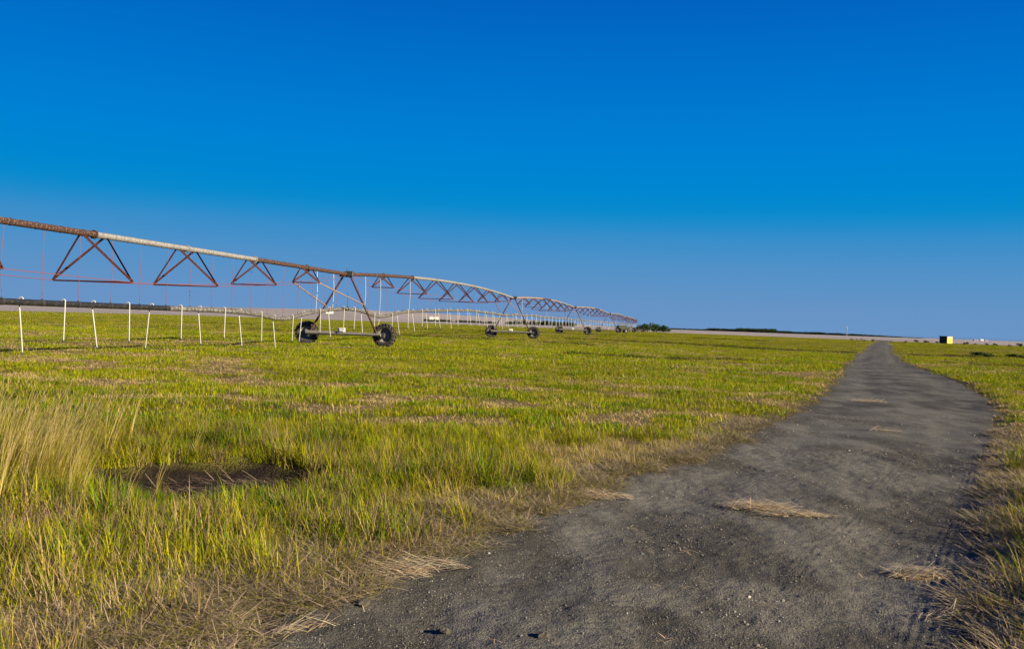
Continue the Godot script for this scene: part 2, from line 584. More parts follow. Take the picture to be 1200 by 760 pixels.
func build_grass():
	var root := Node3D.new()
	root.name = "grass"
	add_child(root)
	tag(root, "short yellow green field grass with dry straw coloured patches", "grass", "", "stuff")
	# zones: near limit, far limit, tufts per square metre, tuft radius, blades, blade heights, blade width
	var zones := [
		[2.6, 13.0, 330.0, 0.06, 16, 0.05, 0.22, 0.0048, 4],
		[13.0, 34.0, 66.0, 0.16, 26, 0.04, 0.135, 0.0095, 2],
		[34.0, 80.0, 13.0, 0.34, 38, 0.04, 0.13, 0.019, 2],
		[80.0, 165.0, 3.2, 0.70, 48, 0.04, 0.13, 0.038, 1],
		[165.0, 405.0, 0.75, 1.45, 60, 0.04, 0.13, 0.075, 1],
	]
	for z in zones:
		var meshes := {}
		var bufs := {}
		for kind in ["green", "yellow", "dry"]:
			meshes[kind] = []
			bufs[kind] = []
			for q in 4:
				meshes[kind].append(tuft(kind, z[3], z[4], z[5], z[6], z[7], 0.65, z[8]))
				bufs[kind].append(PackedFloat32Array())
		var r0: float = z[0]
		var r1: float = z[1]
		var half := deg_to_rad(38.0 if r0 < 30.0 else 33.5)
		var count := int(half * (r1 * r1 - r0 * r0) * z[2])
		for q in count:
			var r := sqrt(lerpf(r0 * r0, r1 * r1, rng.randf()))
			var a := rng.randf_range(-half, half)
			var x := r * sin(a)
			var d := r * cos(a)
			var o := off_road(x, d)
			var near := maxf(o.x, o.y)
			if near < 0.0: continue
			if r > 220.0 and r > grass_edge(x, d): continue
			var hl := hollow(x, d) if r < 13.0 else 0.0
			if hl > 0.12: continue
			var fine := n_fine.get_noise_2d(x, d)
			var verge := 1.0 - smoothstep(0.03, 0.42, near + fine * 0.28)
			if rng.randf() < verge * 0.6: continue
			var dry := dry_at(x, d)
			var lush := smoothstep(0.05, 0.4, n_lush.get_noise_2d(x, d) + n_big.get_noise_2d(x + 70.0, d) * 0.4)
			# the near strip beside the track is rank and half dead
			var rank := smoothstep(15.0, 6.0, d) * (1.0 if x < road_left(d) else 0.6)
			var p_dry := clampf(0.12 + dry * 0.78 + verge * 0.75 + rank * 0.42 + fine * 0.5, 0.02, 0.95)
			var front := exp(-pow((x + 2.7) / 0.9, 2.0) - pow((d - 7.35) / 0.35, 2.0))
			var p_green := clampf(0.10 + lush * 0.55 - dry * 0.3 - rank * 0.12 + front, 0.0, 0.95)
			p_dry *= 1.0 - front * 0.9
			var u := rng.randf()
			var kind := "dry" if u < p_dry else ("green" if rng.randf() < p_green else "yellow")
			var clump := n_fine.get_noise_2d(x * 0.55 + 9.0, d * 0.55) + 0.5 * n_fine.get_noise_2d(x * 1.6, d * 1.6 + 5.0)
			if r < 34.0 and rng.randf() < -clump * 1.3: continue
			var sc := rng.randf_range(0.8, 1.25)
			var sy := sc * maxf(0.35, 1.0 + 1.1 * clump + 0.35 * n_lush.get_noise_2d(x + 31.0, d) + rank * 0.30 * (1.0 - verge) + lush * 0.25)
			sy *= 1.0 - verge * 0.45
			sy *= 1.0 - dry * 0.5
			if r < 13.0: sy *= 1.0 - 0.5 * exp(-pow((x + 2.6) / 1.1, 2.0) - pow((d - 7.45) / 0.5, 2.0))
			var v := 1.0 + n_big.get_noise_2d(x * 2.0 - 40.0, d * 2.0) * 0.25 + rng.randf_range(-0.12, 0.12) + n_fine.get_noise_2d(x * 0.7 - 20.0, d * 0.7) * 0.35
			if kind == "dry": v *= 1.0 + 0.45 * dry
			var tint := Color(v * rng.randf_range(0.93, 1.07), v, v)
			if r < 13.0: sc = lerpf(sc, sy, 0.6)
			push(bufs[kind][rng.randi() % 4], Vector3(x, ground_h(x, d), -d), rng.randf() * TAU, sc, sy, tint)
		for kind in bufs:
			for q in 4:
				if bufs[kind][q].size(): multi(kind + "_blades", meshes[kind][q], bufs[kind][q], M.grass, root)

func build_tall_grass():
	# wind-combed golden grass at the left edge
	var root := Node3D.new()
	root.name = "tall_grass"
	add_child(root)
	tag(root, "tall golden feathery grass leaning over at the left foreground", "grass", "", "stuff")
	var meshes := []
	var bufs := []
	for q in 4:
		var l := Leaves.new()
		for b in 20:
			var t := rng.randf() * TAU
			var rr := 0.09 * sqrt(rng.randf())
			var col: Color = [Color(0.27, 0.22, 0.025), Color(0.23, 0.20, 0.012), Color(0.32, 0.25, 0.07), Color(0.18, 0.18, 0.008), Color(0.15, 0.11, 0.045), Color(0.14, 0.16, 0.006)][rng.randi() % 6]
			l.blade(Vector3(cos(t) * rr, -0.03, sin(t) * rr), rng.randf_range(-1.3, 1.3), rng.randf_range(0.02, 0.5), rng.randf_range(0.2, 1.1), rng.randf_range(0.35, 0.85), rng.randf_range(0.003, 0.006), vc(col), 5)
		for b in 5:
			# stalk with a plume
			var yaw := rng.randf_range(-0.7, 0.7)
			var h := rng.randf_range(0.6, 0.95)
			var lean := rng.randf_range(0.08, 0.35)
			var col := vc(Color(0.40, 0.33, 0.15))
			l.blade(Vector3(0, 0, 0), yaw, lean, 0.5, h, 0.0035, col, 5, 0.6)
			for k in 9:
				var f := 0.68 + 0.034 * k
				var p := Vector3.ZERO
				var ang := lean
				for s in 5:
					var part_ := clampf(f * 5.0 - s, 0.0, 1.0)
					p += Vector3(cos(yaw) * sin(ang), cos(ang), sin(yaw) * sin(ang)) * h / 5.0 * part_
					ang += 0.1
				l.blade(p, yaw + rng.randf_range(-0.8, 0.8), lean + 0.5, 0.6, rng.randf_range(0.03, 0.07), 0.005, vc(Color(0.46, 0.38, 0.22)), 2)
		meshes.append(l.mesh())
		bufs.append(PackedFloat32Array())
	for q in 620:
		var x := rng.randf_range(-6.6, -2.7)
		var d := rng.randf_range(6.6, 10.6)
		# a drifted clump, thickest at the frame's edge
		var w := exp(-pow((d - 8.0) / 1.35, 2.0)) * smoothstep(-2.75, -4.3 - (d - 7.5) * 0.4, x)
		if hollow(x, d) > 0.05 or rng.randf() > w: continue
		var sc := rng.randf_range(0.75, 1.1) * lerpf(0.62, 1.0, smoothstep(-3.0, -4.3, x))
		push(bufs[rng.randi() % 4], Vector3(x, ground_h(x, d), -d), rng.randf_range(-0.5, 0.5), sc, sc, Color.WHITE * rng.randf_range(0.85, 1.1))
	for q in 4: multi("golden_blades", meshes[q], bufs[q], M.grass, root)

func build_furrow_shade():
	# dark weed tufts standing in for ruts and their shaded edges across the field
	var root := Node3D.new()
	root.name = "furrow_shade_weeds"
	add_child(root)
	tag(root, "dark weed lines standing in for shaded ruts across far field", "weeds", "", "stuff")
	var meshes := []
	var bufs := []
	for q in 3:
		meshes.append(tuft("dark", 0.35, 60, 0.12, 0.34, 0.035, 0.8, 2))
		bufs.append(PackedFloat32Array())
	var lines := [[[Vector2(6.3, 104), Vector2(17.5, 96), Vector2(20.8, 88), Vector2(23.5, 80), Vector2(31.5, 80.5)], 1.6, 2.2], [[Vector2(2, 49), Vector2(9.8, 46.5), Vector2(12.6, 48.4)], 1.0, 1.3], [[Vector2(-30, 92), Vector2(-4, 84), Vector2(8, 70)], 0.5, 0.7], [[Vector2(-44, 120), Vector2(10, 150), Vector2(44, 140)], 0.5, 1.0], [[Vector2(38, 64), Vector2(45, 66), Vector2(60, 72)], 1.0, 0.9], [[Vector2(27, 58), Vector2(33, 52), Vector2(40, 50)], 0.7, 0.8], [[Vector2(32, 74), Vector2(60, 96)], 1.2, 0.8]]
	for ln in lines:
		var pts: Array = ln[0]
		for i in pts.size() - 1:
			var p: Vector2 = pts[i]
			var q: Vector2 = pts[i + 1]
			var n := int(p.distance_to(q) * 9.0)
			for k in n:
				var c := p.lerp(q, rng.randf()) + Vector2(rng.randfn(0, 0.3), rng.randfn(0, ln[1] * 0.4))
				if rng.randf() > 0.3 * ln[2] + 0.15 + n_edge.get_noise_2d(c.x * 0.4, c.y * 0.4) * 1.2: continue
				if maxf(off_road(c.x, c.y).x, off_road(c.x, c.y).y) < 0.4: continue
				push(bufs[rng.randi() % 3], Vector3(c.x, ground_h(c.x, c.y), -c.y), rng.randf() * TAU, rng.randf_range(0.7, 1.3), rng.randf_range(0.7, 1.2), Color(1.1, 1.0, 1.0))
	for q in 3: multi("furrow_shade_blades", meshes[q], bufs[q], M.grass, root)

func build_dead_mat():
	# flattened dead stems that fill the verges between the living tufts
	var root := Node3D.new()
	root.name = "dead_grass"
	add_child(root)
	tag(root, "tangled grey brown dead grass matted along both road verges", "grass", "", "stuff")
	for q in 5:
		var l := Leaves.new()
		for b in 18:
			var t := rng.randf() * TAU
			var rr := 0.09 * sqrt(rng.randf())
			var col: Color = [Color(0.31, 0.25, 0.17), Color(0.23, 0.185, 0.13), Color(0.15, 0.12, 0.09), Color(0.40, 0.33, 0.225), Color(0.09, 0.072, 0.056), Color(0.19, 0.19, 0.02)][rng.randi() % 6]
			l.blade(Vector3(cos(t) * rr, rng.randf() * 0.03, sin(t) * rr), rng.randf() * TAU, rng.randf_range(1.05, 1.62), rng.randf_range(-0.35, 0.5), rng.randf_range(0.05, 0.21), rng.randf_range(0.0026, 0.0060), vc(col), 3, 0.4)
		var buf := PackedFloat32Array()
		for k in 2300:
			var d := 2.8 * exp(rng.randf() * 1.75)
			var right := rng.randf() < 0.3
			var off := absf(rng.randfn(0.0, 0.30)) - 0.10
			if not right and d < 8.5: off *= 1.0 + (8.5 - d) * 0.42
			var x := road_right(d) + off if right else road_left(d) - off
			if hollow(x, d) > 0.3: continue
			if off < 0.1 and rng.randf() > 0.35 + n_patch.get_noise_2d(x * 4.0, d * 4.0) * 1.3: continue
			var v := rng.randf_range(0.6, 1.15)
			push(buf, Vector3(x, road_y(x, d), -d), rng.randf() * TAU, rng.randf_range(0.7, 1.4), rng.randf_range(0.4, 1.0), Color(v, v, v))
		multi("dead_stems", l.mesh(), buf, M.straw, root)

# ------------------------------------------------------------------ litter on the road
func straw_color() -> Color:
	var c: Color = [Color(0.50, 0.39, 0.25), Color(0.42, 0.33, 0.21), Color(0.60, 0.48, 0.32), Color(0.33, 0.25, 0.165), Color(0.20, 0.15, 0.105)][rng.randi() % 5]
	return c

func straws(l: Leaves, n: int, hx: float, hz: float, height: float, yaw: float, spread: float, len0: float, len1: float, width := 0.004):
	for k in n:
		var t := rng.randf() * TAU
		var rr := sqrt(rng.randf())
		var p := Vector3(cos(t) * rr * hx, 0, sin(t) * rr * hz)
		p *= 0.75 + 0.5 * n_fine.get_noise_2d(cos(t) * 1.7 + hx * 40.0, sin(t) * 1.7)
		p = p.rotated(Vector3.UP, yaw)
		p.y = rng.randf() * height * (1.0 - rr * rr * 0.8) + 0.004
		var ln := rng.randf_range(len0, len1)
		var dirn := -yaw + rng.randfn(0, spread) + (PI if rng.randf() < 0.5 else 0.0)
		var c := straw_color()
		p -= Vector3(cos(dirn), 0, sin(dirn)) * ln * 0.5
		l.blade(p, dirn, rng.randf_range(1.12, 1.62), rng.randf_range(-0.2, 0.7), ln, width * rng.randf_range(0.8, 1.6), vc(c), 3, 0.5)

func road_y(x: float, d: float) -> float:
	var s := (x - road_left(d)) / (road_right(d) - road_left(d))
	if s < 0.0 or s > 1.0: return ground_h(x, d)
	return road_h(x, d, s, d < 13.0)

func build_litter():
	var heaps := [
		# x, d, half length, half depth, height, yaw, count, label
		[2.33, 8.24, 0.40, 0.24, 0.022, 0.05, 430, "thick tan straw heap in the middle of the dirt road"],
		[2.60, 7.95, 0.40, 0.11, 0.018, 0.08, 200, "thin tail of tan straw joined to front of the middle heap"],
		[2.86, 6.14, 0.25, 0.17, 0.030, 0.10, 240, "tan straw bundle on the road near the right verge"],
		[2.58, 5.24, 0.22, 0.10, 0.02, 0.35, 30, "few loose straw stems nearest the bottom right corner"],
		[0.82, 8.52, 0.42, 0.22, 0.02, 0.05, 260, "brown straw mat lying across the left edge of road"],
		[-0.72, 5.80, 0.52, 0.34, 0.02, 0.18, 380, "broad mat of flattened straw at the road's near left edge"],
		[-1.05, 4.62, 0.27, 0.04, 0.02, 0.62, 34, "narrow bundle of pale stalks on bare dirt at bottom left"],
		[8.97, 22.3, 0.60, 0.45, 0.02, 0.0, 150, "small distant patch of straw far up the road"],
		[6.42, 15.35, 0.30, 0.20, 0.02, 0.0, 34, "faint straw scrap beyond the middle heap on the road"],
	]
	for h in heaps:
		var l := Leaves.new()
		var big: bool = h[1] > 12.0
		straws(l, int(h[6] * 1.7), h[2], h[3], h[4], h[5], 0.42, 0.04 if not big else 0.1, 0.21 if not big else 0.3, 0.0042 if not big else 0.012)
		var o := top("straw_heap", l.mesh(), M.straw, Vector3(h[0], road_y(h[0], h[1]) + 0.004, -h[1]))
		tag(o, h[7], "straw", "straw lying on the road")
	# loose straws and stones
	var root := Node3D.new()
	root.name = "loose_straw"
	add_child(root)
	tag(root, "stray straws scattered over the road and its edges", "straw", "", "stuff")
	for q in 4:
		var l := Leaves.new()
		straws(l, 2 + q, 0.07, 0.05, 0.010, 0.0, 0.8, 0.03, 0.13, 0.003)
		var buf := PackedFloat32Array()
		for k in 1100:
			var d := 3.2 * exp(rng.randf() * 1.9)
			var xl := road_left(d)
			var xr := road_right(d)
			var s := rng.randf()
			if rng.randf() < 0.90: s = -0.07 + absf(rng.randfn(0, 0.06))
			if rng.randf() < 0.35: s = 1.04 - absf(rng.randfn(0, 0.05))
			var x := lerpf(xl, xr, s)
			if rng.randf() > 0.45 + n_patch.get_noise_2d(x * 5.0, d * 5.0) * 1.6: continue
			var tone := rng.randf_range(0.35, 0.95)
			push(buf, Vector3(x, road_y(x, d) + 0.003, -d), rng.randfn(0.1, 0.6), rng.randf_range(0.6, 1.3), 1.0, Color(tone, tone * 0.98, tone))
		multi("straws", l.mesh(), buf, M.straw, root)
	# straw lodged in the hollow
	var hl := Leaves.new()
	straws(hl, 420, 1.05, 0.85, 0.02, 0.0, 0.5, 0.06, 0.26, 0.0034)
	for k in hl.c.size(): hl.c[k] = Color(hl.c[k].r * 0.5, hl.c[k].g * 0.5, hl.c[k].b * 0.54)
	var ho := top("rotten_straw", hl.mesh(), M.straw, Vector3(-2.85, ground_h(-2.85, 8.75) + 0.006, -8.75))
	tag(ho, "dark rotten stalks lying in the bare hollow", "straw", "", "stuff")
	root = Node3D.new()
	root.name = "gravel"
	add_child(root)
	tag(root, "loose grit and small stones on the dirt road", "gravel", "", "stuff")
	for q in 4:
		var buf := PackedFloat32Array()
		for k in 24000:
			var d := 3.3 * exp(rng.randf() * 1.75)
			var s := rng.randf_range(0.01, 0.99)
			var x := lerpf(road_left(d), road_right(d), s)
			var g := gravelly(x, d)
			var lump := smoothstep(0.0, 0.35, n_road.get_noise_2d(x * 1.3, d * 1.0 + 15.0))
			if rng.randf() > 0.10 + g * 0.35 + lump * 0.55: continue
			var sz := 0.0017 + 0.0042 * pow(rng.randf(), 3.0) + (0.008 if rng.randf() < 0.006 else 0.0)
			sz *= 0.75 + d * 0.045
			var v := rng.randf_range(0.045, 0.16)
			if rng.randf() < 0.06: v = rng.randf_range(0.16, 0.34)
			push(buf, Vector3(x, road_y(x, d) + sz * 0.25, -d), rng.randf() * TAU, sz, sz * rng.randf_range(0.5, 0.9), Color(v, v * 0.985, v * 0.96))
		multi("stones", stone_mesh(), buf, M.stone_tint, root)
	# dark clods of earth
	var clods := [[-0.79, 5.07, 0.04, "lumpy dark clod beside the flattened straw mat"], [0.22, 4.63, 0.036, "dark round clod at the bottom middle of road"], [-0.30, 4.74, 0.033, "small dark clod between two bundles at bottom left"]]
	for c in clods:
		var o := top("earth_clod", stone_mesh(true), M.clod, Vector3(c[0], road_y(c[0], c[1]) + 0.012, -c[1]))
		o.scale = Vector3(c[2], c[2] * 0.55, c[2] * 0.8)
		o.rotation.y = rng.randf() * TAU
		tag(o, c[3], "clod", "clods on the road")

func stone_mesh(rough := false) -> ArrayMesh:
	var st := begin()
	st.set_smooth_group(-1)
	var rows := 6 if rough else 3
	var n := 10 if rough else 6
	var pts := []
	for i in rows + 1:
		var ring := []
		for k in n:
			var th := PI * i / rows
			var ph := TAU * k / n
			var rr := rng.randf_range(0.72, 1.2) if i > 0 and i < rows else 1.0
			ring.append(Vector3(sin(th) * cos(ph), cos(th), sin(th) * sin(ph)) * rr)
		pts.append(ring)
	st.set_color(Color(1, 1, 1))
	for i in rows:
		for k in n:
			var j := (k + 1) % n
			quad(st, pts[i][k], pts[i][j], pts[i + 1][j], pts[i + 1][k])
	return finish(st)

# ------------------------------------------------------------------ irrigation machine
const TOWERS := [Vector3(-9.28, 4.02, 50.0), Vector3(0.05, 4.32, 95.64), Vector3(9.88, 4.52, 143.66), Vector3(21.83, 4.55, 201.98), Vector3(32.05, 4.42, 251.85), Vector3(40.43, 4.10, 292.7)]
const FIRST := Vector3(-17.9, 3.86, 7.8)       # where the nearest span begins, out of the picture

func wheel_meshes() -> Dictionary:
	var R := 0.62
	var st := begin()
	lathe_x(st, [Vector2(-0.10, 0.33), Vector2(-0.145, 0.36), Vector2(-0.165, 0.45), Vector2(-0.155, 0.53), Vector2(-0.12, 0.575), Vector2(0.0, 0.588), Vector2(0.12, 0.575), Vector2(0.155, 0.53), Vector2(0.165, 0.45), Vector2(0.145, 0.36), Vector2(0.10, 0.33)], 36)
	for s in [-1.0, 1.0]:
		for k in 19:
			var t := TAU * (k + (0.5 if s > 0 else 0.0)) / 19.0
			var rad := Vector3(0, cos(t), sin(t))
			var tang := Vector3(0, -sin(t), cos(t))
			var along := (Vector3(s, 0, 0) * 0.80 + tang * 0.6).normalized()
			var across := rad.cross(along).normalized()
			block(st, rad * (R - 0.028) + Vector3(s * 0.082, 0, 0), along, rad, across, Vector3(0.19, 0.075, 0.052), 0.008)
			# lug shoulder running down the side wall
			block(st, rad * 0.545 + Vector3(s * 0.158, 0, 0) + tang * 0.085, rad, Vector3(s, 0, 0), tang, Vector3(0.10, 0.03, 0.05), 0.006)
	var rim := begin()
	lathe_x(rim, [Vector2(0.118, 0.345), Vector2(0.105, 0.325), Vector2(0.06, 0.30), Vector2(0.02, 0.27), Vector2(0.012, 0.16), Vector2(0.045, 0.13), Vector2(0.045, 0.0)], 30)
	lathe_x(rim, [Vector2(-0.118, 0.345), Vector2(-0.105, 0.325), Vector2(-0.06, 0.30), Vector2(-0.02, 0.27), Vector2(-0.012, 0.16), Vector2(-0.045, 0.13), Vector2(-0.045, 0.0)], 30)
	lathe_x(rim, [Vector2(-0.06, 0.30), Vector2(0.06, 0.30)], 30)
	var hub := begin()
	lathe_x(hub, [Vector2(-0.13, 0.0), Vector2(-0.13, 0.075), Vector2(-0.05, 0.10), Vector2(0.05, 0.10), Vector2(0.10, 0.085), Vector2(0.10, 0.0)], 16)
	for k in 8:
		var t := TAU * k / 8
		for s in [-1.0, 1.0]:
			block(hub, Vector3(s * 0.05, cos(t) * 0.105, sin(t) * 0.105), Vector3.RIGHT, Vector3.UP, Vector3.BACK, Vector3(0.03, 0.022, 0.022), 0.003)
	return {"tyre": finish(st), "rim": finish(rim), "hub": finish(hub)}

func world_of(v: Vector3) -> Vector3: return Vector3(v.x, v.y, -v.z)

func span_ends(i: int) -> Array:
	# towards the camera end first
	var a: Vector3 = FIRST if i == 0 else TOWERS[i - 1]
	return [world_of(a), world_of(TOWERS[i])]

const ARCH := [0.06, 0.55, 0.5, 0.5, 0.35, 0.3]
const FRAME_W := [1.4, 2.1, 2.65, 2.85, 2.65, 2.1, 1.4]

func pipe_at(i: int, u: float) -> Vector3:
	var e := span_ends(i)
	var p: Vector3 = (e[0] as Vector3).lerp(e[1], u)
	p.y += ARCH[i] * 4.0 * u * (1.0 - u)
	return p

func span_dir(i: int) -> Vector3:
	var e := span_ends(i)
	var v: Vector3 = e[1] - e[0]
	v.y = 0
	return v.normalized()

# the two lower corners of truss frame k (1..7)
func frame_nodes(i: int, k: int) -> Array:
	var c := pipe_at(i, k / 8.0)
	var side := span_dir(i).cross(Vector3.UP).normalized()      # to the right of the pipe, seen from the camera end
	var w: float = FRAME_W[k - 1]
	var low := c - Vector3.UP * w * 0.53
	return [low - side * w * 0.5, low + side * w * 0.5, c]

func bar(called: String, a: Vector3, b: Vector3, r: float, m: Material, parent: Node3D, base: Vector3, sides := 6) -> MeshInstance3D:
	var st := begin()
	tube(st, [Vector3.ZERO, b - a], r, sides)
	return part(called, finish(st), m, parent, a - base)

# angle iron: two thin flanges
func angle_iron(called: String, a: Vector3, b: Vector3, w: float, m: Material, parent: Node3D, base: Vector3) -> MeshInstance3D:
	var st := begin()
	var dir := (b - a).normalized()
	var f := frame_of(dir)
	var ln := a.distance_to(b)
	block(st, dir * ln * 0.5 + f[0] * w * 0.5, dir, f[1], f[0], Vector3(ln, 0.008, w))
	block(st, dir * ln * 0.5 + f[1] * (w * 0.5 + 0.005), dir, f[0], f[1], Vector3(ln, 0.008, w))
	return part(called, finish(st), m, parent, a - base)

func build_span(i: int, label: String):
	var e := span_ends(i)
	var base: Vector3 = e[0]
	base.y = 0
	var t := thing("pipe_span", base, label, "irrigation pipe", "truss pipe spans of the irrigation machine")
	var dir := span_dir(i)
	var side := dir.cross(Vector3.UP).normalized()
	var mats: Array = [
		["rust", "rust", "rust", "rust", "pale", "pale", "rust", "rust"],
		["rust", "rust", "pale", "pale", "pale", "pale", "pale", "pale"],
		["tan", "tan", "tan", "rust", "tan", "pale", "pale", "pale"],
		["tan", "tan", "tan", "tan", "rust", "tan", "pale", "pale"],
		["tan", "pale", "tan", "tan", "tan", "tan", "tan", "tan"],
		["tan", "tan", "tan", "pale", "tan", "tan", "tan", "tan"]][i]
	for k in 8:
		var pts := []
		for q in 6: pts.append(pipe_at(i, (k + q / 5.0) / 8.0) - pipe_at(i, k / 8.0))
		var st := begin()
		tube(st, pts, 0.102, 12, true)
		var p := part("pipe", finish(st), M[mats[k]], t, pipe_at(i, k / 8.0) - base)
		# joint flange at the section's far end, and clamps
		if k < 7:
			st = begin()
			var d2: Vector3 = (pipe_at(i, (k + 1) / 8.0 + 0.002) - pipe_at(i, (k + 1) / 8.0 - 0.002)).normalized()
			var c: Vector3 = pipe_at(i, (k + 1) / 8.0) - pipe_at(i, k / 8.0)
			tube(st, [c - d2 * 0.035, c + d2 * 0.035], 0.148, 12)
			part("flange", finish(st), M[mats[k]], p)
		for u in [0.12, 0.33, 0.52, 0.71, 0.9]:
			st = begin()
			var c: Vector3 = pipe_at(i, (k + u) / 8.0) - pipe_at(i, k / 8.0)
			tube(st, [c - dir * 0.02, c + dir * 0.02], 0.112, 12)
			part("clamp", finish(st), M.iron if i == 0 and k % 3 == 0 else M[mats[k]], p)
	var prev := [pipe_at(i, 0.012) - side * 0.1 - Vector3.UP * 0.1, pipe_at(i, 0.012) + side * 0.1 - Vector3.UP * 0.1]
	for k in range(1, 8):
		var nd := frame_nodes(i, k)
		var fr := bar("truss_frame", nd[0], nd[1], 0.030, M.darkred, t, base, 6)
		for s in 2:
			for q in [-0.6, 0.6]:
				var up: Vector3 = pipe_at(i, k / 8.0 + q / (e[0] as Vector3).distance_to(e[1])) - Vector3.UP * 0.075 + side * (0.03 if s == 1 else -0.03)
				angle_iron("strut", nd[s], up, 0.068, M.darkred, fr, nd[0])
			bar("truss_rod", prev[s], nd[s], 0.011, M.red, t, base, 5)
		prev = [nd[0], nd[1]]
	for s in 2:
		bar("truss_rod", prev[s], pipe_at(i, 0.988) + side * (0.1 if s == 1 else -0.1) - Vector3.UP * 0.1, 0.011, M.red, t, base, 5)

func build_tower(i: int, label: String):
	var v: Vector3 = TOWERS[i]
	var gy := ground_h(v.x, v.z)
	var base := Vector3(v.x, gy, -v.z)
	var t := thing("wheeled_tower", base, label, "irrigation tower", "wheeled drive towers of the irrigation machine")
	var dir := (span_dir(i) + span_dir(mini(i + 1, 5))).normalized()
	var side := dir.cross(Vector3.UP).normalized()
	var hub := Vector3(0, v.y - gy, 0)
	var wh := wheel_meshes_cache
	var axle := 0.63
	for s in [-1.0, 1.0]:
		var w := part("wheel", wh.rim, M.rim, t, side * s * 2.3 + Vector3.UP * axle)
		w.basis = Basis(dir, Vector3.UP, dir.cross(Vector3.UP))
		w.rotate_y(0.16 if s < 0 else -0.05)
		w.scale = Vector3.ONE * 1.06
		w.rotate_object_local(Vector3.RIGHT, rng.randf() * TAU)
		part("tyre", wh.tyre, M.rubber, w)
		part("hub", wh.hub, M.iron, w)
		# gear case and short stub between wheel and beam
		var st := begin()
		block(st, Vector3.ZERO, side, Vector3.UP, dir, Vector3(0.26, 0.28, 0.20), 0.02)
		part("gear_case", finish(st), M.iron, t, side * s * 2.26 + Vector3.UP * axle - dir * 0.20)
	# base beam: tube in front of the wheels, thicker at the left end
	var st2 := begin()
	tube(st2, [-side * 2.2, -side * 1.2, side * 0.1, side * 2.2], 0.125, 12, true, 0.085)
	var beam := part("base_beam", finish(st2), M.galv, t, Vector3.UP * (axle + 0.03) - dir * 0.34)
	st2 = begin()
	block(st2, Vector3.ZERO, side, Vector3.UP, dir, Vector3(0.36, 0.22, 0.26), 0.02)
	part("drive_motor", finish(st2), M.box, beam, -side * 0.1 + Vector3.UP * 0.20)
	var foot := [-side * 1.98 + Vector3.UP * (axle + 0.08) - dir * 0.34, side * 1.98 + Vector3.UP * (axle + 0.06) - dir * 0.34]
	for s in 2:
		var head: Vector3 = hub + side * (0.22 if s == 1 else -0.22) - Vector3.UP * 0.12 - dir * 0.08
		var mid: Vector3 = head.lerp(foot[s], 0.52)
		bar("leg", base + head, base + mid, 0.055, M.darkred, t, base, 8)
		bar("leg", base + mid, base + foot[s], 0.058, M.rust, t, base, 8)
		var nd := frame_nodes(i, 7)
		bar("brace", nd[s], base + head.lerp(foot[s], 0.49 if s == 1 else 0.53), 0.036, M.tan, t, base, 8)
	# joint and control box at the top
	st2 = begin()
	block(st2, Vector3(0, 0, 0), dir, Vector3.UP, side, Vector3(0.42, 0.30, 0.34), 0.03)
	var hb := part("pipe_joint", finish(st2), M.iron, t, hub)
	st2 = begin()
	block(st2, Vector3.ZERO, side, Vector3.UP, dir, Vector3(0.36, 0.30, 0.22), 0.02)
	part("control_box", finish(st2), M.box_dark, hb, side * 0.26 + Vector3.UP * 0.02 - dir * 0.22)
	st2 = begin()
	block(st2, Vector3.ZERO, side, Vector3.UP, dir, Vector3(0.20, 0.24, 0.2), 0.02)
	part("junction_box", finish(st2), M.iron, hb, -side * 0.24 - Vector3.UP * 0.05 - dir * 0.2)
	st2 = begin()
	tube(st2, [Vector3.ZERO, Vector3.UP * 0.2], 0.02, 6)
	part("signal_stub", finish(st2), M.iron, hb, Vector3.UP * 0.14 - dir * 0.1)

var wheel_meshes_cache := {}

# height of the low hose along span i (u = 0 at the camera end)
func hose_y(i: int, u: float) -> float:
	if i == 0:
		return tab([Vector2(0, 1.76), Vector2(0.45, 1.72), Vector2(0.62, 1.72), Vector2(0.72, 1.70), Vector2(0.765, 1.60), Vector2(0.82, 1.38), Vector2(0.87, 1.70), Vector2(0.93, 1.96), Vector2(1.0, 2.10)], u)
	if i == 1:
		return tab([Vector2(0, 2.10), Vector2(0.05, 2.05), Vector2(0.10, 1.72), Vector2(0.145, 1.78), Vector2(0.21, 2.12), Vector2(0.35, 2.32), Vector2(0.6, 2.58), Vector2(0.8, 2.5), Vector2(0.92, 2.38), Vector2(1.0, 2.52)], u)
	return 2.38 + 1.1 * u * (1.0 - u) + 0.12 * cos(u * TAU) + 0.05 * sin(u * 23.0 + i)

func hose_at(i: int, u: float) -> Vector3:
	var p := pipe_at(i, u)
	var y := 0.0
	for k in [-0.018, 0.0, 0.018]: y += hose_y(i, clampf(u + k, 0, 1)) / 3.0
	return Vector3(p.x, y, p.z)

